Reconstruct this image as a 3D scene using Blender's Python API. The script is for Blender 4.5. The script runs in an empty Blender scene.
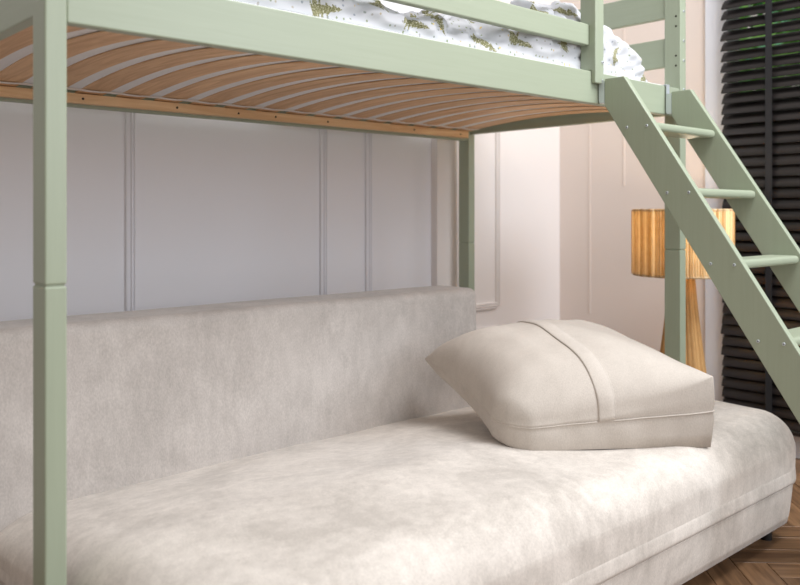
import bpy, bmesh, math, random
from mathutils import Vector, Matrix, noise
random.seed(7)
scn = bpy.context.scene
C = scn.collection
H = 0.945                      # camera height above the floor; measurements below are relative to the lens height
# ------------------------------------------------------------------ camera
CAM = Vector((-0.495, -1.418, H)); YAW = 0.7392; FPX = 832.4; V0 = 214.07
cd = bpy.data.cameras.new('camera'); cam = bpy.data.objects.new('camera', cd); C.objects.link(cam)
cd.sensor_width = 36; cd.lens = FPX / 800 * 36
cd.shift_y = -(292.5 - V0) / 800
cd.clip_start = .05
cam.location = CAM; cam.rotation_euler = (math.pi / 2, 0, -YAW)
cd.dof.use_dof = True; cd.dof.focus_distance = 2.15; cd.dof.aperture_fstop = 3.2
scn.camera = cam
# ------------------------------------------------------------------ world, daylight and added fill lights
w = bpy.data.worlds.new('world'); scn.world = w; w.use_nodes = True
wb = w.node_tree.nodes['Background']; wb.inputs[0].default_value = (1.0, .935, .86, 1); wb.inputs[1].default_value = .50
def area(name, loc, target, sx, sy, power, col):
    l = bpy.data.lights.new(name, 'AREA'); l.shape = 'RECTANGLE'; l.size = sx; l.size_y = sy; l.energy = power; l.color = col
    o = bpy.data.objects.new(name, l); C.objects.link(o); o.location = loc
    o.rotation_euler = (Vector(target) - Vector(loc)).to_track_quat('-Z', 'Y').to_euler()
    return o
area('daylight_area', (2.0, -3.2, 1.8), (1.1, .2, .6), 1.4, 1.7, 56, (.82, .91, 1.0))  # unseen area light for the daylight from the front right
area('daylight_area', (-.4, -3.7, 1.9), (1.0, .3, .6), 1.4, 1.7, 14, (.90, .95, 1.0))  # added unseen fill from the front left, tinted like daylight
area('ceiling_bounce_fill', (1.6, -1.35, 3.2), (1.3, -.5, 0), 1.7, 1.2, 95, (.97, .98, 1.0))  # added unseen fill, stands in for light bounced off the ceiling
vs = scn.view_settings
vs.view_transform = 'Standard'; vs.look = 'None'; vs.gamma = 1; vs.use_curve_mapping = False; vs.exposure = 0.0
# ------------------------------------------------------------------ materials
def lin(c):
    return tuple(((v / 255) / 12.92 if v / 255 <= .04045 else ((v / 255 + .055) / 1.055) ** 2.4) for v in c) + (1,)
def mat(name, col, rough=.5, sheen=0, metal=0, spec=.5):
    m = bpy.data.materials.new(name); m.use_nodes = True
    b = m.node_tree.nodes['Principled BSDF']
    b.inputs['Base Color'].default_value = lin(col); b.inputs['Roughness'].default_value = rough
    b.inputs['Metallic'].default_value = metal; b.inputs['Specular IOR Level'].default_value = spec
    if sheen:
        b.inputs['Sheen Weight'].default_value = sheen; b.inputs['Sheen Roughness'].default_value = .4
    return m
class NT:
    def __init__(s, m):
        s.t = m.node_tree; s.n = s.t.nodes; s.b = s.n['Principled BSDF']
    def add(s, typ, **kw):
        n = s.n.new(typ)
        for k, v in kw.items():
            if k.startswith('i_'):
                k = k[2:]; n.inputs[int(k) if k.isdigit() else k.replace('_', ' ')].default_value = v
            else: setattr(n, k, v)
        return n
    def link(s, a, b): s.t.links.new(a, b)
    def math(s, op, a, b=None, c=None):
        n = s.n.new('ShaderNodeMath'); n.operation = op
        for i, v in enumerate((a, b, c)):
            if v is None: continue
            if isinstance(v, (int, float)): n.inputs[i].default_value = v
            else: s.link(v, n.inputs[i])
        return n.outputs[0]
    def ramp(s, fac, stops):
        r = s.n.new('ShaderNodeValToRGB'); e = r.color_ramp.elements
        while len(e) < len(stops): e.new(.5)
        for x, (p, c) in zip(e, stops): x.position = p; x.color = lin(c)
        s.link(fac, r.inputs[0]); return r.outputs[0]
    def mixc(s, fac, a, b, mode='MIX'):
        n = s.n.new('ShaderNodeMix'); n.data_type = 'RGBA'; n.blend_type = mode
        for sock, v in ((n.inputs[0], fac), (n.inputs[6], a), (n.inputs[7], b)):
            if hasattr(v, 'is_output'): s.link(v, sock)
            elif isinstance(v, (int, float)): sock.default_value = v
            else: sock.default_value = lin(v)
        return n.outputs[2]
    def bump(s, h, strength=.2, dist=.002):
        n = s.add('ShaderNodeBump', i_Strength=strength, i_Distance=dist); s.link(h, n.inputs['Height']); s.link(n.outputs[0], s.b.inputs['Normal'])
    def noise(s, scale, detail=4, vec=None, rough=.55, dist=0):
        n = s.add('ShaderNodeTexNoise', i_Scale=scale, i_Detail=detail, i_Roughness=rough, i_Distortion=dist)
        if vec is not None: s.link(vec, n.inputs['Vector'])
        return n.outputs[0]
    def coord(s, scale=(1, 1, 1), out='Object', rot=(0, 0, 0)):
        t = s.add('ShaderNodeTexCoord'); m = s.add('ShaderNodeMapping'); m.inputs['Scale'].default_value = scale; m.inputs['Rotation'].default_value = rot
        s.link(t.outputs[out], m.inputs[0]); return m.outputs[0]
M = {}
def paint(key, col, axis):
    m = mat('sage_paint_' + key, col, .42); n = NT(m)
    sc = [38, 38, 38]; sc[axis] = 1.6
    g = n.noise(3.0, 5, n.coord(tuple(sc)), dist=.6)
    n.link(n.ramp(g, [(.3, tuple(c - 2 for c in col)), (.7, tuple(c + 2 for c in col))]), n.b.inputs['Base Color'])
    n.bump(g, .06, .001); M[key] = m
SAGE = (156, 165, 144)
paint('sage_x', SAGE, 0); paint('sage_y', SAGE, 1); paint('sage_z', SAGE, 2)
def wood(key, c0, c1, axis, rough=.55, rnd=.0, scale=2.2):
    m = mat(key, c0, rough); n = NT(m)
    sc = [22, 22, 22]; sc[axis] = 1.3
    oi = n.add('ShaderNodeObjectInfo')
    co = n.coord(tuple(sc)); add = n.add('ShaderNodeVectorMath', operation='ADD'); n.link(co, add.inputs[0])
    mul = n.add('ShaderNodeVectorMath', operation='SCALE'); cb = n.add('ShaderNodeCombineXYZ')
    for i in range(3): n.link(oi.outputs['Random'], cb.inputs[i])
    n.link(cb.outputs[0], mul.inputs[0]); mul.inputs[3].default_value = 57; n.link(mul.outputs[0], add.inputs[1])
    g = n.noise(scale, 5, add.outputs[0], dist=1.2)
    col = n.ramp(g, [(.3, c0), (.68, c1)])
    if rnd:
        hs = n.add('ShaderNodeHueSaturation'); n.link(col, hs.inputs['Color'])
        n.link(n.math('MULTIPLY_ADD', oi.outputs['Random'], rnd, 1 - rnd / 2), hs.inputs['Value']); col = hs.outputs[0]
    n.link(col, n.b.inputs['Base Color']); n.bump(g, .12, .001); M[key] = m
wood('plywood', (196, 154, 114), (230, 192, 150), 1, .6, .12)
wood('pine', (216, 174, 128), (242, 208, 164), 0, .5)
wood('parquet', (92, 66, 46), (146, 112, 82), 0, .38, .5)
def fabric(key, col, var, sheen, weave=900, blotch=3.0, bstr=.3, grain=8):
    m = mat(key, col, .95, sheen, spec=.12); n = NT(m)
    a = n.noise(blotch, 6, n.coord(), .66, .5)
    b = n.noise(blotch * 9, 4, n.coord((1, 1, .3)))
    f = n.math('MULTIPLY_ADD', b, .3, n.math('MULTIPLY', a, .7))
    base = n.ramp(f, [(.38, tuple(c - var for c in col)), (.62, tuple(min(255, c + var * .6) for c in col))])
    wv = n.noise(weave, 2, n.coord((1, 1, .55)))
    hs = n.add('ShaderNodeHueSaturation'); n.link(base, hs.inputs['Color'])
    n.link(n.math('MULTIPLY_ADD', wv, grain / 100, 1 - grain / 200), hs.inputs['Value'])
    n.link(hs.outputs[0], n.b.inputs['Base Color']); n.bump(wv, bstr, .0012); M[key] = m
fabric('velvet', (206, 198, 190), 19, .3, 300, 5.0, .3, 46)
fabric('velvet_shaded', (192, 185, 180), 13, .3, 300, 5.0, .3, 46)  # same velvet; the upright panel's shade is put into the colour
fabric('linen', (196, 187, 178), 5, .1, 330, 5, .4, 26)
M['sheet'] = mat('white_sheet', (232, 233, 236), .9, .1, spec=.1)
M['strap'] = mat('white_webbing', (238, 233, 229), .9)
M['dark_plastic'] = mat('dark_plastic', (45, 48, 46), .5)
M['steel'] = mat('zinc_steel', (214, 220, 226), .4, metal=.6)
M['hole'] = mat('drilled_hole', (38, 32, 26), .9)
M['black'] = mat('black_leg', (24, 24, 27), .4)
M['wall_cool'] = mat('panelled_wall_paint', (231, 229, 233), .8, spec=.2)
M['wall_warm'] = mat('warm_white_paint', (230, 217, 209), .8, spec=.2)
M['wall_white'] = mat('bright_white_paint', (234, 227, 224), .8, spec=.2)
for k in ('wall_cool', 'wall_warm', 'wall_white'):
    n = NT(M[k]); n.bump(n.noise(160, 3, n.coord()), .06, .001)
M['trim_white'] = mat('white_gloss_trim', (222, 224, 232), .45)
M['blind'] = mat('dark_stained_slat', (58, 52, 50), .28)
n = NT(M['blind']); g = n.noise(3, 4, n.coord((30, 1.5, 30))); n.link(n.ramp(g, [(.3, (24, 22, 23)), (.7, (40, 35, 34))]), n.b.inputs['Base Color'])
M['tape'] = mat('black_ladder_tape', (30, 30, 33), .9)
M['glass'] = mat('window_glass', (255, 255, 255), .02)
M['glass'].node_tree.nodes['Principled BSDF'].inputs['Transmission Weight'].default_value = 1
M['leaf'] = mat('hedge_leaf', (92, 138, 62), .6)
n = NT(M['leaf']); n.link(n.ramp(n.noise(9, 3, n.coord()), [(.35, (120, 190, 80)), (.52, (170, 230, 120)), (.66, (150, 235, 205))]), n.b.inputs['Base Color'])
M['ground'] = mat('garden_soil', (110, 120, 80), .9)
# rope
def rope(key, c0, c1, trans, strands=26):
    m = mat(key, c0, .85, spec=.2); n = NT(m)
    xyz = n.add('ShaderNodeSeparateXYZ'); n.link(n.coord(), xyz.inputs[0])
    strand = n.math('FLOOR', n.math('MULTIPLY', n.math('ARCTAN2', xyz.outputs[1], xyz.outputs[0]), strands / (2 * math.pi)))
    wn = n.add('ShaderNodeTexWhiteNoise', noise_dimensions='1D'); n.link(strand, wn.inputs['W'])      # every strand has its own tone
    g = n.noise(60, 4, n.coord((1, 1, .5)))
    col = n.ramp(n.math('MULTIPLY_ADD', wn.outputs[0], .6, n.math('MULTIPLY', g, .4)), [(.2, c0), (.75, c1)]); n.link(col, n.b.inputs['Base Color']); n.bump(g, .5, .003)
    if trans:
        tr = n.add('ShaderNodeBsdfTranslucent'); n.link(col, tr.inputs[0])
        mx = n.add('ShaderNodeMixShader', i_0=trans); out = n.n['Material Output']
        n.link(n.b.outputs[0], mx.inputs[1]); n.link(tr.outputs[0], mx.inputs[2]); n.link(mx.outputs[0], out.inputs[0])
    M[key] = m
rope('rope_shade', (206, 172, 118), (250, 234, 200), .42, 120)
rope('rope_base', (150, 112, 70), (200, 158, 106), 0)
M['bulb'] = mat('glowing_bulb', (255, 236, 200), .4)
b_ = M['bulb'].node_tree.nodes['Principled BSDF']; b_.inputs['Emission Color'].default_value = lin((255, 222, 170)); b_.inputs['Emission Strength'].default_value = 9
# duvet print: fir trees and small dots
def make_duvet_mat():
    m = mat('fir_print_cotton', (200, 201, 206), .9, .1, spec=.1); n = NT(m)
    uv = n.add('ShaderNodeUVMap').outputs[0]
    jit = n.add('ShaderNodeTexNoise', i_Scale=70, i_Detail=3); n.link(uv, jit.inputs['Vector'])
    v = n.add('ShaderNodeTexVoronoi', voronoi_dimensions='2D', i_Scale=7.2, i_Randomness=.75); n.link(uv, v.inputs['Vector'])
    sub = n.add('ShaderNodeVectorMath', operation='SUBTRACT'); n.link(uv, sub.inputs[0]); n.link(v.outputs['Position'], sub.inputs[1])
    sp = n.add('ShaderNodeSeparateXYZ'); n.link(sub.outputs[0], sp.inputs[0])
    vc = n.add('ShaderNodeSeparateColor'); n.link(v.outputs['Color'], vc.inputs[0])
    an = n.math('MULTIPLY_ADD', vc.outputs[0], 2.4, -1.2); ca, sa = n.math('COSINE', an), n.math('SINE', an)
    lx = n.math('SUBTRACT', n.math('MULTIPLY', sp.outputs[1], ca), n.math('MULTIPLY', sp.outputs[0], sa))
    ly = n.math('ADD', n.math('MULTIPLY', sp.outputs[0], ca), n.math('MULTIPLY', sp.outputs[1], sa))
    t = n.math('SUBTRACT', .05, ly)                                   # distance below the tip
    saw = n.math('FRACT', n.math('MULTIPLY', t, 62))
    half = n.math('MULTIPLY', n.math('MULTIPLY', t, .30), n.math('MULTIPLY_ADD', saw, .6, .55))
    half = n.math('MULTIPLY', half, n.math('MULTIPLY_ADD', jit.outputs[0], 2.2, -.1))
    inside = n.math('MULTIPLY', n.math('LESS_THAN', n.math('ABSOLUTE', lx), half), n.math('MULTIPLY', n.math('LESS_THAN', t, .088), n.math('GREATER_THAN', t, .002)))
    fine = n.add('ShaderNodeTexNoise', i_Scale=260, i_Detail=3); n.link(uv, fine.inputs['Vector'])
    tone = n.ramp(fine.outputs[0], [(.36, (96, 96, 66)), (.56, (150, 147, 112)), (.68, (222, 220, 208))])
    v2 = n.add('ShaderNodeTexVoronoi', voronoi_dimensions='2D', i_Scale=46, i_Randomness=1); n.link(uv, v2.inputs['Vector'])
    dot = n.math('LESS_THAN', v2.outputs['Distance'], .13)
    sc = n.add('ShaderNodeSeparateColor'); n.link(v2.outputs['Color'], sc.inputs[0])
    dcol = n.ramp(sc.outputs[0], [(.0, (226, 196, 110)), (.4, (150, 156, 170)), (.75, (140, 150, 120))])
    dot = n.math('MULTIPLY', dot, n.math('LESS_THAN', sc.outputs[1], .6))
    col = n.mixc(dot, (200, 201, 206), dcol); col = n.mixc(inside, col, tone)
    n.link(col, n.b.inputs['Base Color'])
    return m
M['duvet'] = make_duvet_mat()
# ------------------------------------------------------------------ builders
def wloc(o):
    v = Vector((0, 0, 0))
    while o is not None: v += o.location; o = o.parent
    return v
def link(name, me, m, parent=None, loc=(0, 0, 0), smooth=False):
    """mesh coordinates are relative to loc (world)"""
    o = bpy.data.objects.new(name, me); C.objects.link(o)
    if m is not None and not me.materials: me.materials.append(M[m] if isinstance(m, str) else m)
    if parent is not None:
        o.parent = parent; o.location = Vector(loc) - wloc(parent)
    else: o.location = loc
    if smooth: me.polygons.foreach_set('use_smooth', [True] * len(me.polygons))
    return o
def done(bm, name):
    bmesh.ops.recalc_face_normals(bm, faces=bm.faces)
    me = bpy.data.meshes.new(name); bm.to_mesh(me); bm.free(); return me
def tag(o, label=None, cat=None, group=None, kind=None):
    for k, v in (('label', label), ('category', cat), ('group', group), ('kind', kind)):
        if v: o[k] = v
    return o
def empty(name, loc, label, cat, group=None):
    o = bpy.data.objects.new(name, None); C.objects.link(o); o.location = loc; o.empty_display_size = .1
    return tag(o, label, cat, group)
def box_bm(sx, sy, sz, bev=0, seg=2):
    bm = bmesh.new(); bmesh.ops.create_cube(bm, size=1)
    bmesh.ops.scale(bm, vec=(sx, sy, sz), verts=bm.verts)
    if bev: bmesh.ops.bevel(bm, geom=list(bm.edges), offset=bev, segments=seg, affect='EDGES', profile=.5)
    return bm
def box(name, x0, x1, y0, y1, z0, z1, m, parent=None, bev=0, seg=2):
    """z given relative to the lens height"""
    return link(name, done(box_bm(x1 - x0, y1 - y0, z1 - z0, bev, seg), name), m, parent, ((x0 + x1) / 2, (y0 + y1) / 2, (z0 + z1) / 2 + H), smooth=False)
def prism(name, pts, axis, a0, a1, m, parent=None, bev=0, loc=None):
    """polygon pts in the two other axes, extruded along axis from a0 to a1 (z relative to lens height)"""
    bm = bmesh.new()
    def P(p, a):
        if axis == 0: return Vector((a, p[0], p[1] + H))
        if axis == 1: return Vector((p[0], a, p[1] + H))
        return Vector((p[0], p[1], a + H))
    A = [bm.verts.new(P(p, a0)) for p in pts]; B = [bm.verts.new(P(p, a1)) for p in pts]
    bm.faces.new(A); bm.faces.new(B[::-1]); k = len(pts)
    for i in range(k): bm.faces.new((A[i], A[(i + 1) % k], B[(i + 1) % k], B[i]))
    c = sum((v.co for v in bm.verts), Vector()) / (2 * k)
    for v in bm.verts: v.co -= c
    bmesh.ops.recalc_face_normals(bm, faces=bm.faces)
    if bev: bmesh.ops.bevel(bm, geom=list(bm.edges), offset=bev, segments=2, affect='EDGES', profile=.5)
    return link(name, done(bm, name), m, parent, c)
def disc_mesh(name, r, depth, seg=14, dome=.0):
    bm = bmesh.new(); bmesh.ops.create_cone(bm, cap_ends=True, segments=seg, radius1=r, radius2=r * (1 - dome), depth=depth); return done(bm, name)
_bolt = disc_mesh('bolt', .0050, .003, 14, .25); _hole = disc_mesh('hole', .0035, .0012, 10)
_socket = disc_mesh('socket', .002, .0006, 6)
def stud(name, me, m, parent, p, nrm):
    """p relative to lens height; nrm points out of the surface"""
    o = link(name, me, m, parent, (p[0], p[1], p[2] + H))
    o.rotation_euler = Vector(nrm).to_track_quat('Z', 'Y').to_euler(); return o
def bolt(parent, p, nrm, s=1.0):
    o = stud('bolt', _bolt, 'steel', parent, p, nrm); o.scale = (s, s, s)
    k = stud('socket', _socket, 'hole', None, (0, 0, 0), (0, 0, 1)); k.parent = o; k.location = (0, 0, .0018); k.rotation_euler = (0, 0, 0)
def block(name, x0, x1, y0, y1, z0, z1, r, m, parent, n=(60, 40, 16), bottom=True, deform=None, smooth=True):
    """soft upholstered block: grid cube pulled onto a rounded box; bottom=False keeps the lower rim square"""
    bm = bmesh.new(); c = Vector(((x0 + x1) / 2, (y0 + y1) / 2, (z0 + z1) / 2)); h = Vector(((x1 - x0) / 2, (y1 - y0) / 2, (z1 - z0) / 2))
    def ts(k, half):
        # denser near the ends
        rr = min(.45, r / (2 * half)); e = max(4, k // 5); L = []; k = max(k, 2 * e + 4)
        L += [-1 + 2 * rr * (1 - math.cos(i / e * math.pi / 2)) for i in range(e)]
        q = k - 2 * e
        L += [-1 + 2 * rr + (2 - 4 * rr) * i / q for i in range(q + 1)]
        L += [-v for v in L[:e][::-1]]
        return L
    T = [ts(n[i], h[i]) for i in range(3)]; cache = {}
    def V(i, j, k):
        key = (i, j, k)
        if key not in cache:
            p = Vector((T[0][i] * h.x, T[1][j] * h.y, T[2][k] * h.z))
            q = Vector([max(-h[a] + r, min(h[a] - r, p[a])) for a in range(3)])
            if not bottom: q.z = min(h.z - r, p.z)
            d = p - q
            if d.length > 1e-9:
                mx = max(abs(d.x), abs(d.y), abs(d.z)); p = q + d.normalized() * mx if mx > 0 else p
            if deform: p = deform(p, h)
            cache[key] = bm.verts.new(p)
        return cache[key]
    nx, ny, nz = len(T[0]) - 1, len(T[1]) - 1, len(T[2]) - 1
    for i in range(nx):
        for j in range(ny):
            for k in (0, nz): bm.faces.new((V(i, j, k), V(i + 1, j, k), V(i + 1, j + 1, k), V(i, j + 1, k)))
    for i in range(nx):
        for k in range(nz):
            for j in (0, ny): bm.faces.new((V(i, j, k), V(i + 1, j, k), V(i + 1, j, k + 1), V(i, j, k + 1)))
    for j in range(ny):
        for k in range(nz):
            for i in (0, nx): bm.faces.new((V(i, j, k), V(i, j + 1, k), V(i, j + 1, k + 1), V(i, j, k + 1)))
    return link(name, done(bm, name), m, parent, (c.x, c.y, c.z + H), smooth)
def tube_mesh(name, pts, r, seg=6):
    bm = bmesh.new(); rings = []
    for i, p in enumerate(pts):
        t = (pts[min(i + 1, len(pts) - 1)] - pts[max(i - 1, 0)]).normalized()
        a = t.cross(Vector((0, 0, 1)));  a = a.normalized() if a.length > 1e-4 else Vector((1, 0, 0)); b = t.cross(a)
        rings.append([bm.verts.new(p + r * (math.cos(2 * math.pi * k / seg) * a + math.sin(2 * math.pi * k / seg) * b)) for k in range(seg)])
    for A, B in zip(rings, rings[1:]):
        for k in range(seg): bm.faces.new((A[k], A[(k + 1) % seg], B[(k + 1) % seg], B[k]))
    bm.faces.new(rings[0]); bm.faces.new(rings[-1][::-1])
    return done(bm, name)
# ------------------------------------------------------------------ room
FL = -H
XW = 2.82; YB = 1.06; YL = 1.095; TOP = 1.62
def S(o): return tag(o, kind='structure')
floor = S(box('floor', -3.0, XW + .12, -4.6, YL + .12, FL - .06, FL - .012, 'parquet'))
PW, PL = .09, .54
q2 = math.sqrt(.5)
# mirrored herringbone: local axis a runs along (-1,1)/sqrt2 , b along (1,1)/sqrt2
A0 = Vector((1.696, -.356))
ea = Vector((-q2, q2)); eb = Vector((q2, q2))
def clip(poly, x0, x1, y0, y1):
    for ax, lim, sg in ((0, x0, 1), (0, x1, -1), (1, y0, 1), (1, y1, -1)):
        out = []
        for i in range(len(poly)):
            p, q = poly[i], poly[(i + 1) % len(poly)]
            dp, dq = sg * (p[ax] - lim), sg * (q[ax] - lim)
            if dp >= 0: out.append(p)
            if dp * dq < 0: out.append(p + (q - p) * (dp / (dp - dq)))
        poly = out
        if not poly: return []
    return poly
gap = .0012
_plank = done(box_bm(PL - gap, PW - gap, .012, .0012, 1), 'plank')
nplank = 0
for i in range(-60, 60):
    for j in range(-12, 12):
        for kind in (0, 1):
            # frame: V plank [0,PW]x[PW,PW+PL], its top corner (PW, PW+PL) sits at A0
            oa, ob = i * PW + j * PL, i * PW - j * PL
            (a0, a1, b0, b1) = (oa, oa + PL, ob, ob + PW) if kind == 0 else (oa, oa + PW, ob + PW, ob + PW + PL)
            P = [A0 + ea * (a - PW) + eb * (b - PW - PL) for a, b in ((a0, b0), (a1, b0), (a1, b1), (a0, b1))]
            full = all(-.35 <= p.x <= XW and -1.75 <= p.y <= YB for p in P)
            c = (P[0] + P[2]) / 2
            if full:
                o = link('plank', _plank, 'parquet', floor, (c.x, c.y, -.006 + FL + H))
                o.rotation_euler = (0, 0, math.atan2(*(ea if kind == 0 else eb).yx)); nplank += 1
            else:
                pl = clip(P, -.35, XW, -1.75, YB)
                if len(pl) < 3: continue
                cc = sum(pl, Vector((0, 0))) / len(pl)
                bm = bmesh.new(); rot = Matrix.Rotation(-math.atan2(*(ea if kind == 0 else eb).yx), 2)
                lo = [bm.verts.new((*(rot @ ((p - cc) * .99)), -.006)) for p in pl]; hi = [bm.verts.new((*(rot @ ((p - cc) * .99)), .006)) for p in pl]
                bm.faces.new(lo[::-1]); bm.faces.new(hi)
                for t in range(len(pl)): bm.faces.new((lo[t], lo[(t + 1) % len(pl)], hi[(t + 1) % len(pl)], hi[t]))
                o = link('plank', done(bm, 'plank'), 'parquet', floor, (cc.x, cc.y, -.006 + FL + H)); o.rotation_euler = (0, 0, math.atan2(*(ea if kind == 0 else eb).yx)); nplank += 1
print('planks', nplank)
wallb = S(box('wall_back', -3.0, 1.975, YL, YL + .12, FL, TOP, 'wall_cool'))
wallp = S(box('wall_pilaster', 1.975, XW + .12, YB, YL + .12, FL, TOP, 'wall_white'))
def moulding(parent, m, p0, p1, out, width=.03, k=1.0):
    """ridged picture-frame moulding from p0 to p1 on a wall whose outward normal is out"""
    p0, p1, out = Vector(p0), Vector(p1), Vector(out); d = (p1 - p0); L = d.length; d.normalize(); s = d.cross(out)
    prof = [(-.5, 0), (-.5, .010), (-.34, .013), (-.24, .006), (-.1, .008), (.0, .014), (.12, .008), (.26, .006), (.36, .012), (.5, .009), (.5, 0)]
    bm = bmesh.new(); c = (p0 + p1) / 2
    R = [[bm.verts.new(q - c + s * (a * width) + out * (b * k)) for a, b in prof] for q in (p0, p1)]
    for k in range(len(prof)): bm.faces.new((R[0][k], R[0][(k + 1) % len(prof)], R[1][(k + 1) % len(prof)], R[1][k]))
    bm.faces.new(R[0]); bm.faces.new(R[1][::-1])
    return link('moulding', done(bm, 'moulding'), m, parent, (c.x, c.y, c.z + H))
BO = (0, -1, 0)
for x in (-.62, .644, 1.4025, 1.6245):
    moulding(wallb, 'wall_cool', (x, YL, -.84), (x, YL, 1.2), BO, .032)
moulding(wallb, 'wall_cool', (.660, YL, -.84), (1.386, YL, -.84), BO)
moulding(wallp, 'wall_white', (2.355, YB, -.41), (2.355, YB, 1.3), BO, .026)
moulding(wallp, 'wall_white', (2.06, YB, -.41), (2.342, YB, -.41), BO, .03)
moulding(wallp, 'wall_white', (2.06, YB, -.515), (2.355, YB, -.515), BO, .03)
moulding(wallp, 'wall_white', (2.06, YB, -.80), (2.355, YB, -.80), BO, .03)
moulding(wallp, 'wall_white', (2.355, YB, -.785), (2.355, YB, -.53), BO, .026)
WY0, WY1, WZ0, WZ1 = -1.55, .302, -.88, 1.3
wallr = S(box('wall_right', XW, XW + .12, WY1, YB - .0005, FL, TOP, 'wall_warm'))
RO = (-1, 0, 0)
moulding(wallr, 'wall_warm', (XW, .886, -.47), (XW, .886, 1.3), RO, .012, .2)
moulding(wallr, 'wall_warm', (XW, .70, .13), (XW, .70, 1.3), RO, .012, .2)
S(box('wall_window_side', XW, XW + .12, -4.6, WY0, FL, TOP, 'wall_warm'))
S(box('wall_window_head', XW, XW + .12, WY0, WY1, WZ1, TOP, 'wall_warm'))
S(box('wall_window_sill', XW, XW + .12, WY0, WY1, FL, WZ0, 'wall_warm'))
S(box('baseboard_back', -3.0, 1.97, YL - .014, YL, FL, FL + .09, 'trim_white', bev=.003))
S(box('baseboard_pilaster', 1.962, XW, YB - .014, YB, FL, FL + .09, 'trim_white', bev=.003))
S(box('baseboard_right', XW - .014, XW, -3.5, YB - .015, FL, FL + .085, 'trim_white', bev=.003))
win = S(bpy.data.objects.new('window_1', None)); C.objects.link(win); win.location = (XW, -.62, .1)
box('casing', XW - .016, XW + .1, .205, WY1, WZ0, WZ1, 'trim_white', win, .003)
box('casing', XW - .016, XW + .1, WY0, WY0 + .08, WZ0, WZ1, 'trim_white', win, .003)
box('casing', XW - .014, XW + .1, WY0 + .08, .205, WZ1 - .08, WZ1, 'trim_white', win, .003)
box('sill', XW - .02, XW + .1, WY0 + .08, .205, WZ0, WZ0 + .03, 'trim_white', win, .003)
box('frame', XW + .06, XW + .1, -.70, -.62, WZ0 + .03, WZ1 - .08, 'trim_white', win, .003)
box('pane', XW + .078, XW + .084, -.62, .205, WZ0 + .03, WZ1 - .08, 'glass', win)
box('pane', XW + .078, XW + .084, WY0 + .08, -.70, WZ0 + .03, WZ1 - .08, 'glass', win)
# ------------------------------------------------------------------ venetian blind
by0, by1 = WY0 + .09, .208
bl = empty('venetian_blind', (XW - .03, (by0 + by1) / 2, WZ0 + .03 + H), 'dark brown wooden venetian blind with black ladder tapes covering the window', 'blind')
def slat_mesh(wd, th, length, bow):
    bm = bmesh.new(); k = 6; up, dn = [], []
    for i in range(k + 1):
        t = -1 + 2 * i / k; z = bow * (1 - t * t)
        up.append((t * wd / 2, z + th / 2)); dn.append((t * wd / 2, z - th / 2))
    pts = up + dn[::-1]
    A = [bm.verts.new((x, -length / 2, z)) for x, z in pts]; B = [bm.verts.new((x, length / 2, z)) for x, z in pts]
    bm.faces.new(A); bm.faces.new(B[::-1]); q = len(pts)
    for i in range(q): bm.faces.new((A[i], A[(i + 1) % q], B[(i + 1) % q], B[i]))
    return done(bm, 'slat')
_sl = slat_mesh(.053, .0032, by1 - by0, .004)
zz = WZ0 + .075; k = 0
while zz < WZ1 - .12:
    up = max(0, min(1, (zz - .27) / .22))
    ang = 66 - 13 * up + random.uniform(-2.5, 2.5)
    o = link('slat', _sl, 'blind', bl, (XW - .045, (by0 + by1) / 2 + random.uniform(-.004, .004), zz + H))
    o.rotation_euler = (0, -math.radians(ang), 0)      # window-side edge higher
    zz += .0425; k += 1
box('bottom_rail', XW - .062, XW - .03, by0, by1, WZ0 + .032, WZ0 + .048, 'blind', bl, .003)
box('head_rail', XW - .07, XW - .02, by0, by1, WZ1 - .115, WZ1 - .06, 'blind', bl, .003)
for y in (.010, -.45, -.91, -1.36):
    box('ladder_tape', XW - .0725, XW - .0715, y - .013, y + .013, WZ0 + .035, WZ1 - .115, 'tape', bl)
# garden beyond the glass
S(box('ground_outside', XW + .13, XW + 6, -5, 5, FL - .2, FL - .12, 'ground'))
def hedge():
    bm = bmesh.new(); rnd = random.Random(3)
    for _ in range(9000):
        p = Vector((rnd.uniform(0, .7), rnd.uniform(-2.6, 2.6), rnd.uniform(0, 3.1)))
        p.x += .25 * math.sin(p.y * 3) * math.sin(p.z * 2.3)
        a = Vector((rnd.gauss(0, 1), rnd.gauss(0, 1), rnd.gauss(0, 1))).normalized(); b = a.orthogonal().normalized(); s = rnd.uniform(.08, .16)
        v = [bm.verts.new(p + q) for q in (a * s, b * s * .45, -a * s, -b * s * .45)]; bm.faces.new(v)
    o = link('garden_hedge', done(bm, 'garden_hedge'), 'leaf', None, (XW + 1.3, -.2, FL - .12 + H))
    tag(o, 'leafy green hedge outside, glimpsed between the blind slats', 'hedge', kind='stuff')
hedge()
# ------------------------------------------------------------------ loft bed
A, B, L, W = .037, .059, 2.06, .958
bed = empty('loft_bed', (1.05, .5, 0), 'sage green painted wooden loft bed with slatted base above the sofa', 'bed')
PT = .86; ZJ = -.12
def post(x, y):
    p = box('post', x, x + A, y, y + B, ZJ + .0015, PT, 'sage_z', bed, .003)
    box('leg', x, x + A, y, y + B, FL, ZJ - .0015, 'sage_z', bed, .003)
    box('dowel', x + .003, x + A - .003, y + .003, y + B - .003, ZJ - .004, ZJ + .004, 'sage_z', bed)
    return p
p_fl = post(0, 0); p_fr = post(L, 0); p_bl = post(0, W); p_br = post(L, W)
RT = .418; RB = .324
frail = box('side_rail', A + .0005, L - .0005, .003, .028, RB, RT, 'sage_x', bed, .003)
box('side_rail', A + .0005, L - .0005, W + .004, W + .029, .306, RT, 'sage_x', bed, .003)
box('end_rail', .006, .031, B, W, .342, .44, 'sage_y', bed, .003)
box('end_rail', L + .006, L + .031, B, W, .333, .43, 'sage_y', bed, .003)
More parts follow.
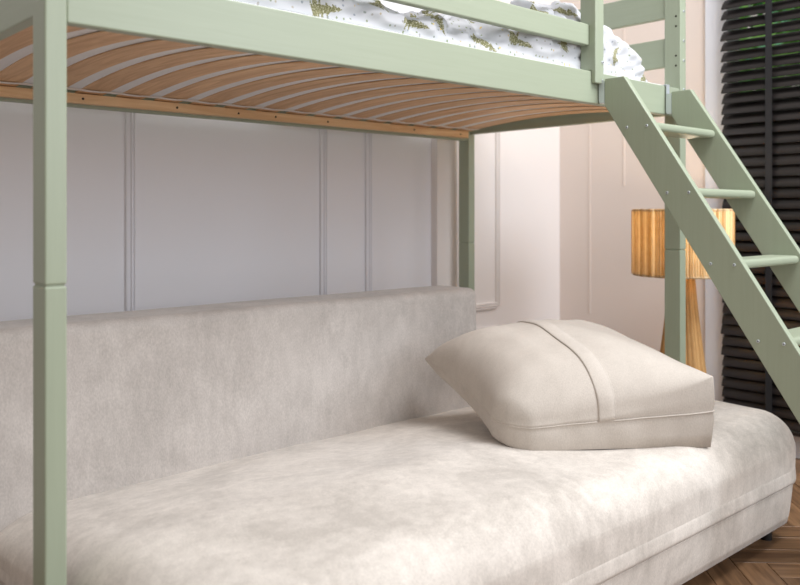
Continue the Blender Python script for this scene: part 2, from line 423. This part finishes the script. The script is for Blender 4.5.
for x in (.006, L + .006):
    for z0, z1 in ((.497, .594), (.662, .757)): box('end_board', x, x + .022, B, W, z0, z1, 'sage_y', bed, .003)
box('slat_ledger', A + .005, L - .005, .0285, .055, .332, .3422, 'pine', bed, .0015)
led = box('slat_ledger', A + .005, L - .03, W - .028, W - .0005, .314, .341, 'pine', bed, .0015)
for x in (.43, .72, .937, 1.08, 1.30, 1.72, 1.98): stud('screw', _hole, 'hole', led, (x, W - .0285, .3265), (0, -1, 0))
def bow_mesh(wd, th, ln, bow, k=14):
    bm = bmesh.new(); R = []
    for i in range(k + 1):
        t = -1 + 2 * i / k; y = t * ln / 2; z = bow * (1 - t * t)
        R.append([bm.verts.new(v) for v in ((-wd / 2, y, z), (wd / 2, y, z), (wd / 2, y, z + th), (-wd / 2, y, z + th))])
    for P, Q in zip(R, R[1:]):
        for j in range(4): bm.faces.new((P[j], P[(j + 1) % 4], Q[(j + 1) % 4], Q[j]))
    bm.faces.new(R[0]); bm.faces.new(R[-1][::-1]); return done(bm, 'bed_slat')
_bs = bow_mesh(.080, .003, .885, .027)
xs = .0925
while xs < 2.01:
    link('bed_slat', _bs, 'plywood', bed, (xs - .0, .4985, .3425 + H)); xs += .1195
for y in (.896, .083):
    bm = bmesh.new(); k = 68; R = []
    for i in range(k + 1):
        x = .05 + (2.0 - .0) * i / k; z = .3448 + .0016 * math.sin(x / .1195 * 2 * math.pi)
        R.append([bm.verts.new(v) for v in ((x, y - .009, z + .001), (x, y + .009, z), (x, y + .009, z + .0015), (x, y - .009, z + .0025))])
    for P, Q in zip(R, R[1:]):
        for j in range(4): bm.faces.new((P[j], P[(j + 1) % 4], Q[(j + 1) % 4], Q[j]))
    link('webbing_strap', done(bm, 'webbing_strap'), 'strap', bed, (0, 0, H))
# guard rail and its notched post
box('guard_rail', A + .0005, 1.556, .010, .032, .494, .556, 'sage_x', bed, .003)
box('guard_rail', A + .0005, 1.556, .010, .032, .655, .717, 'sage_x', bed, .003)
gp = prism('guard_post', [(-.012, .382), (.0025, .382), (.0025, RT + .001), (.042, RT + .001), (.042, .80), (-.012, .80)], 0, 1.5565, 1.599, 'sage_z', bed, .003)
bolt(gp, (1.59, -.0135, .445), (0, -1, 0))
bolt(gp, (1.59, -.0135, .392), (0, -1, 0), .7)
# hardware on the posts
for z in (.661, .628, .529, .496): stud('hole', _hole, 'hole', p_fr, (L - .0003, .016, z), (-1, 0, 0))
for z in (.678, .579, .513, .416): bolt(p_fr, (L + .021, -.001, z), (0, -1, 0))
bolt(p_fl, (.014, -.001, .386), (0, -1, 0), 1.35); bolt(p_fl, (-.001, .020, .372), (-1, 0, 0), .9)
# ------------------------------------------------------------------ ladder
lad = empty('ladder', (1.786, -.93, 0), 'sage green wooden ladder with flat rungs hooked on the bed rail', 'ladder')
bk = lambda z: -.107 + (z - .194) / 1.5
fr = lambda z: -.225 + (z - .187) / 1.5
zb = FL
poly = [(-.022, .396), (-.087, .396), (fr(zb), zb), (bk(zb), zb), (-.022, .318)]
s1 = prism('stringer', poly, 0, 1.586, 1.608, 'sage_z', lad, .0025)
s2 = prism('stringer', poly, 0, 1.963, 1.985, 'sage_z', lad, .0025)
for kx in range(6):
    z = .248 - .1895 * kx; yc = -.129 - .1262 * kx
    bm = box_bm(1.963 - 1.608, .088, .024, .010, 4)
    link('rung', done(bm, 'rung'), 'sage_x', lad, (1.7855, yc, z + H), False)
    for dy in (-.032, .032):
        bolt(s1, (1.585, yc + dy, z), (-1, 0, 0), .9); bolt(s2, (1.986, yc + dy, z), (1, 0, 0), .9)
for x0, st in ((1.588, s1), (1.965, s2)):
    bm = bmesh.new()
    pts = [(.001, .330), (-.0015, .330), (-.0015, RT + .0035), (.036, RT + .0035), (.036, RT - .02), (.0335, RT - .02), (.0335, RT + .001), (.001, RT + .001)]
    prism('hook', [(a - .0025 if a < .01 else a, b) for a, b in pts], 0, x0, x0 + .018, 'steel', st)
    box('hook_plate', x0 - .0005, x0 + .0185, -.0215, -.004, .325, .39, 'steel', st)
# ------------------------------------------------------------------ mattress and bedding
def mdef(p, h):
    if p.z < 0:
        t = p.y / .4425; p.z += max(0, .027 * (1 - t * t)) * (-p.z / h.z)
    return p
tag(block('mattress', .045, 2.05, .036, W - .034, .3458, .4298, .008, 'sheet', None, (40, 24, 8), deform=mdef), 'white sheeted mattress lying on the bed slats behind the rail', 'mattress')
def make_duvet():
    prof = [(0, .50), (.3, .53), (.62, .56), (.78, .53), (.92, .500), (1.1, .508), (1.25, .56), (1.42, .612), (1.6, .636), (1.72, .62), (1.80, .585), (1.90, .545), (2.0, .50), (2.05, .47)]
    def ph(x):
        for (a, za), (b, zb2) in zip(prof, prof[1:]):
            if a <= x <= b: t = (x - a) / (b - a); t = t * t * (3 - 2 * t); return za + (zb2 - za) * t
        return prof[-1][1]
    nx, ny = 300, 110; bm = bmesh.new(); uvl = bm.loops.layers.uv.new('UVMap'); G = []; UV = {}
    for i in range(nx + 1):
        x = .05 + (1.93 - .05) * i / nx; col = []; arc = 0; prev = None
        for j in range(ny + 1):
            s = j / ny; y = .034 + (.90 - .034) * s ** 1.9
            ed = min(1, (y - .034) / (.10 + .07 * noise.noise(Vector((x * 6, 0, 3))))); rim = math.sqrt(max(0, 1 - (1 - ed) ** 2)); rb = min(1, (.90 - y) / .08); rim *= math.sqrt(max(0, 1 - (1 - rb) ** 2))
            rx = min(1, (x - .05) / .05) * min(1, (1.93 - x) / .10); rim *= math.sqrt(max(.0, rx))
            top = ph(x)
            p = Vector((x * 5.0, y * 7.0, 1.7))
            f1 = 1 - abs(noise.noise(p + Vector((0, 0, noise.noise(p * .6) * .8)))) * 2
            f2 = 1 - abs(noise.noise(Vector((x * 13 + y * 5, y * 9 - x * 4, 4.1)))) * 2
            f3 = noise.noise(Vector((x * 34, y * 30, 9.1)))
            fold = .038 * f1 + .032 * f2 + .014 * f3 - .036
            z = .432 + (max(top, .46) - .432) * rim + fold * (rim * .9 + .02)
            yy = y + .012 + (.040 * noise.noise(Vector((x * 8 + z * 9, z * 16, 2))) + .016 * noise.noise(Vector((x * 22 - z * 18, z * 34, 6)))) * min(1, max(0, (z - .432) / .03))
            v = bm.verts.new((x + .008 * noise.noise(Vector((x * 8, y * 9, 5))), max(yy - .004, .033), max(z, .432)))
            if prev is not None: arc += (v.co - prev).length
            prev = v.co.copy(); UV[v] = (x, arc); col.append(v)
        G.append(col)
    for i in range(nx):
        for j in range(ny): bm.faces.new((G[i][j], G[i + 1][j], G[i + 1][j + 1], G[i][j + 1]))
    # close: skirt to a flat underside
    ring = [G[i][0] for i in range(nx + 1)] + [G[nx][j] for j in range(1, ny + 1)] + [G[i][ny] for i in range(nx - 1, -1, -1)] + [G[0][j] for j in range(ny - 1, 0, -1)]
    low = [bm.verts.new((v.co.x, v.co.y, .429)) for v in ring]
    for v, l in zip(ring, low): UV[l] = UV[v]
    for k in range(len(ring)): bm.faces.new((ring[k], low[k], low[(k + 1) % len(ring)], ring[(k + 1) % len(ring)]))
    bmesh.ops.recalc_face_normals(bm, faces=bm.faces)
    for fc in bm.faces:
        for lp in fc.loops: lp[uvl].uv = UV[lp.vert]
    me = bpy.data.meshes.new('duvet'); bm.to_mesh(me); bm.free()
    o = link('duvet', me, 'duvet', None, (0, 0, H + .001), True)
    return tag(o, 'rumpled white duvet printed with olive fir trees on the loft bed', 'duvet')
make_duvet()
# ------------------------------------------------------------------ sofa
sofa = empty('sofa', (1.03, .1, 0), 'cream velvet daybed sofa with upright back panel under the loft bed', 'sofa')
SX0, SX1, SY0, SY1 = .062, 2.02, -.42, .70
def seat_def(p, h):
    cx, cy = p.x / h.x, p.y / h.y
    fz = max(0, (p.z + h.z) / (2 * h.z))
    wx, wy = p.x + (SX0 + SX1) / 2, p.y + (SY0 + SY1) / 2
    dz = .008 * (1 - cx ** 12) * (1 - cy ** 4)
    dz -= .091 * max(0, min(1, (p.y + .16) / .58))                                                  # the seat falls towards the back
    dz -= .022 * max(0, 1 - (p.x + h.x) / .32) ** 2
    dz -= .024 * math.exp(-(((wx - 1.36) / .34) ** 2 + ((wy + .22) / .30) ** 2))                   # the cushion's weight
    dz += noise.noise(Vector((p.x * 3, p.y * 3, p.z * 3))) * .006 + noise.noise(Vector((p.x * 9, p.y * 9, p.z * 9))) * .0022
    z0 = p.z; p.z += dz * fz
    t = (z0 / h.z); p.y += (-.003 if p.y < 0 else 0) * (1 - t * t) * abs(cy) ** 6
    p.x += (.006 if p.x > 0 else -.004) * (1 - t * t) * abs(cx) ** 20
    return p
block('seat_cushion', SX0, SX1, SY0, SY1, -.765, -.574, .10, 'velvet', sofa, (110, 70, 22), bottom=False, deform=seat_def)
def ring_band(name, z0, z1, off, r, m, lean0=0, lean1=0, y1=SY1):
    """closed band that follows the sofa outline"""
    bm = bmesh.new(); pts = []
    x0, x1, ya, yb = SX0 - off, SX1 + off, SY0 - off, y1
    for cx, cy, a0 in ((x1 - r, ya + r, -90), (x1 - r, yb - r, 0), (x0 + r, yb - r, 90), (x0 + r, ya + r, 180)):
        for k in range(13):
            a = math.radians(a0 + 90 * k / 12); pts.append((cx, cy, math.cos(a), math.sin(a)))
    lv = []
    for t in range(7):
        f = t / 6; z = z0 + (z1 - z0) * f; e = lean0 + (lean1 - lean0) * f - .003 * (abs(2 * f - 1) ** 6)
        lv.append([bm.verts.new((cx + (r + e) * c, cy + (r + e) * s, z + H)) for cx, cy, c, s in pts])
    q = len(pts)
    for P, Q in zip(lv, lv[1:]):
        for k in range(q): bm.faces.new((P[k], P[(k + 1) % q], Q[(k + 1) % q], Q[k]))
    bm.faces.new(lv[0][::-1]); bm.faces.new(lv[-1])
    return link(name, done(bm, name), m, sofa, (0, 0, 0), True)
ring_band('hem', -.768, -.722, .0025, .1025, 'velvet', .0025, -.0005)
ring_band('base', -.885, -.755, -.001, .102, 'velvet', -.014, .001)
def back_def(p, h):
    p.y += noise.noise(Vector((p.x * 2.5, 3, p.z * 3))) * .006
    p.z += (noise.noise(Vector((p.x * 2.2, 7, 0))) * .006) if p.z > 0 else 0
    return p
block('back_panel', -.30, 1.625, .50, .69, -.80, -.252, .03, 'velvet_shaded', sofa, (80, 20, 40), deform=back_def)
_leg = disc_mesh('leg', .017, .10, 20)
for x, y in ((.16, -.33), (1.925, -.345), (.16, .60), (1.88, .60)):
    link('leg', _leg, 'black', sofa, (x, y, FL + .05 + H))
# ------------------------------------------------------------------ cushion
def make_cushion():
    PA, PB, PC, PD = Vector((1.05, -.085, -.53)), Vector((1.514, -.404, -.50)), Vector((1.275, .425, -.443)), Vector((1.75, .11, -.415))
    root = empty('cushion', (1.4, .01, 0), 'square oatmeal linen cushion with a seamed flap lying on the sofa', 'cushion')
    N = ((PB - PA).cross(PC - PA)).normalized()
    ctr = (PA + PB + PC + PD) / 4
    def mid(u, v):
        s, t = (u + 1) / 2, (v + 1) / 2
        p = PA * (1 - s) * (1 - t) + PB * s * (1 - t) + PC * (1 - s) * t + PD * s * t
        # edges pulled in between the corners
        pull = (.045 if v > 0 else .012) * ((1 - u * u) * abs(v) ** 3) * (-v / max(abs(v), 1e-6)); pull2 = .03 * ((1 - v * v) * abs(u) ** 3) * (-u / max(abs(u), 1e-6))
        rc = max(0, abs(u) ** 2 * abs(v) ** 2 - .5) * 2 * (1.0 if (u < 0 and v < 0) else .25)      # the corners are rounded off
        p = p + (ctr - p) * .12 * rc
        return p + (PC - PA).normalized() * pull * .6 + (PB - PA).normalized() * pull2
    def bil(u, v, a, b, c, d):
        s, t = (u + 1) / 2, (v + 1) / 2
        return a * (1 - s) * (1 - t) + b * s * (1 - t) + c * (1 - s) * t + d * s * t
    def bulge(u, v): return max(0, (1 - abs(u) ** 2.6) * (1 - abs(v) ** 2.8)) ** .5
    def top(u, v):
        e = bil(2 * ((u + 1) / 2) ** 2.5 - 1, v, .012, .092, .003, .04)
        w_ = noise.noise(Vector((u * 2.2, v * 2.2, 3))) * .010 + noise.noise(Vector((u * 5, v * 2.4, 8))) * .005
        return mid(u, v) + N * (e + (.150 - e) * bulge(u, v) + w_ * bulge(u, v))
    def bot(u, v):
        e = bil(u, v, .052, .098, .004, .04)
        return mid(u, v) - N * (e + (.085 - e) * bulge(u, v))
    n = 44; bm = bmesh.new()
    us = [math.sin((-1 + 2 * i / n) * math.pi / 2) for i in range(n + 1)]
    Tg = [[bm.verts.new(top(u, v)) for v in us] for u in us]; Bg = [[bm.verts.new(bot(u, v)) for v in us] for u in us]
    for i in range(n):
        for j in range(n):
            bm.faces.new((Tg[i][j], Tg[i + 1][j], Tg[i + 1][j + 1], Tg[i][j + 1])); bm.faces.new((Bg[i][j], Bg[i][j + 1], Bg[i + 1][j + 1], Bg[i + 1][j]))
    idx = [(i, 0) for i in range(n)] + [(n, j) for j in range(n)] + [(i, n) for i in range(n, 0, -1)] + [(0, j) for j in range(n, 0, -1)]
    rows = [[Tg[i][j] for i, j in idx]]
    for f in (.2, .4, .5, .6, .8):
        row = []
        for k, (i, j) in enumerate(idx):
            a, b = Tg[i][j].co, Bg[i][j].co; o = (mid(us[i], us[j]) - ctr); o -= N * o.dot(N)
            tm = max(.15, min(.65, (a - mid(us[i], us[j])).length / max(1e-6, (a - b).length))); f2 = f * 2 * tm if f <= .5 else tm + (f - .5) * 2 * (1 - tm)
            arc = math.sin(f * math.pi) * .035 * (a - b).length - (.004 if f == .5 else 0)
            wr = .005 * math.sin(13 * (us[i] + 1.7 * us[j])) * math.sin(5 * us[i] - 3 * us[j] + 1) * (1 - (us[i] * us[j]) ** 2) * (1 if f > .5 else .35)
            row.append(bm.verts.new(a.lerp(b, f2) + o.normalized() * (arc + wr)))
        rows.append(row)
    rows.append([Bg[i][j] for i, j in idx])
    q = len(idx)
    for P, Q in zip(rows, rows[1:]):
        for k in range(q):
            try: bm.faces.new((P[k], P[(k + 1) % q], Q[(k + 1) % q], Q[k]))
            except ValueError: pass
    seam = [v.co.copy() for v in rows[3]]; seam.append(seam[0])
    body = link('cover', done(bm, 'cover'), 'linen', root, (0, 0, H), True)
    ctr2 = ctr
    link('seam', tube_mesh('seam', [p + (p - ctr2).normalized() * .0025 for p in seam], .0022, 6), 'linen', root, (0, 0, H), True)
    # flap strip running across the top
    bm = bmesh.new(); m = 40; R = []
    pf = [(-.090, -.002), (-.090, .0028), (-.076, .004), (.0, .003), (.056, .002), (.066, .0002), (.072, .0015), (.080, -.002)]
    for k, f in ((0, .47), (0, .25)):            # from the front seam up the side, then over the top
        R.append([])
        for a, b in pf:
            u = a - .012; T_, B_ = top(u, -1), bot(u, -1); o = (mid(u, -1) - ctr); o -= N * o.dot(N)
            R[-1].append(bm.verts.new(T_.lerp(B_, f * 2 * (T_ - mid(u, -1)).length / (T_ - B_).length) + o.normalized() * (math.sin(f * math.pi) * .035 * (T_ - B_).length + b * .6)))
    for j in range(m + 1):
        v = math.sin((-1 + 2 * j / m) * math.pi / 2)
        o = (mid(0, v) - ctr); o -= N * o.dot(N)
        R.append([bm.verts.new(top(a + .012 * v, v) + (N * b if abs(v) < .95 else (N + o.normalized()) * .7 * b)) for a, b in pf])
    for P, Q in zip(R, R[1:]):
        for k in range(len(pf) - 1): bm.faces.new((P[k], P[k + 1], Q[k + 1], Q[k]))
        bm.faces.new((P[-1], P[0], Q[0], Q[-1]))
    bm.faces.new(R[0]); bm.faces.new(R[-1][::-1])
    link('flap', done(bm, 'flap'), 'linen', root, (0, 0, H), True)
make_cushion()
# ------------------------------------------------------------------ rope lamp
LX, LY = 2.37, .165
lamp = empty('rope_lamp', (LX, LY, 0), 'lit lamp with natural rope drum shade and flared rope base', 'lamp')
def ridged(name, levels, strands, depth, m, thick=None, seg_per=6):
    """levels: (z, r); surface ridged by vertical rope strands"""
    bm = bmesh.new(); q = strands * seg_per; R = []
    rnd = random.Random(5); jit = [rnd.uniform(.6, 1.2) for _ in range(strands)]
    lv = list(levels) + ([(z, r - thick) for z, r in reversed(levels)] if thick else [])
    for li, (z, r) in enumerate(lv):
        inner = li >= len(levels)
        R.append([bm.verts.new(((r + (0 if inner else depth * jit[k // seg_per] * abs(math.sin((k % seg_per) / seg_per * math.pi)))) * math.cos(2 * math.pi * k / q),
                                (r + (0 if inner else depth * jit[k // seg_per] * abs(math.sin((k % seg_per) / seg_per * math.pi)))) * math.sin(2 * math.pi * k / q), z)) for k in range(q)])
    rr = list(zip(R, R[1:])) + ([(R[-1], R[0])] if thick else [])
    for P, Q in rr:
        for k in range(q): bm.faces.new((P[k], P[(k + 1) % q], Q[(k + 1) % q], Q[k]))
    if not thick: bm.faces.new(R[0][::-1]); bm.faces.new(R[-1])
    return link(name, done(bm, name), m, lamp, (LX, LY, H), True)
sh = ridged('shade', [(-.226, .172), (-.222, .174), (-.10, .174), (.012, .174), (.016, .172)], 120, .0075, 'rope_shade', .003, 6)
base = ridged('base', [(FL, .125), (FL + .02, .125), (-.80, .108), (-.6, .080), (-.45, .060), (-.33, .046), (-.24, .038), (-.20, .034)], 26, .009, 'rope_base', None, 7)
for z in (.014, -.224):
    bm = bmesh.new(); R = []
    for k in range(64):
        a = 2 * math.pi * k / 64
        R.append([bm.verts.new(((.175 + .005 * math.cos(t)) * math.cos(a), (.175 + .005 * math.cos(t)) * math.sin(a), .005 * math.sin(t))) for t in [2 * math.pi * s / 8 for s in range(8)]])
    for k in range(64):
        for s in range(8): bm.faces.new((R[k][s], R[k][(s + 1) % 8], R[(k + 1) % 64][(s + 1) % 8], R[(k + 1) % 64][s]))
    link('rim', done(bm, 'rim'), 'rope_shade', sh, (LX, LY, z + H), True)
bm = bmesh.new(); bmesh.ops.create_uvsphere(bm, u_segments=20, v_segments=12, radius=.03); link('bulb', done(bm, 'bulb'), 'bulb', lamp, (LX, LY, -.10 + H), True)
bm = bmesh.new(); bmesh.ops.create_cone(bm, cap_ends=True, segments=16, radius1=.016, radius2=.016, depth=.08); link('socket', done(bm, 'socket'), 'dark_plastic', lamp, (LX, LY, -.165 + H))
for k in range(3):
    a = 2 * math.pi * k / 3 + .4
    link('spider_arm', tube_mesh('spider_arm', [Vector((0, 0, 0)), Vector((.175 * math.cos(a), .175 * math.sin(a), -.0))], .002), 'steel', lamp, (LX, LY, -.19 + H))
pl = bpy.data.lights.new('bulb_light', 'POINT'); pl.energy = 4; pl.color = (1, .86, .66); pl.shadow_soft_size = .035
po = bpy.data.objects.new('bulb_light', pl); C.objects.link(po); po.parent = lamp; po.location = Vector((LX, LY, -.045 + H)) - wloc(lamp)
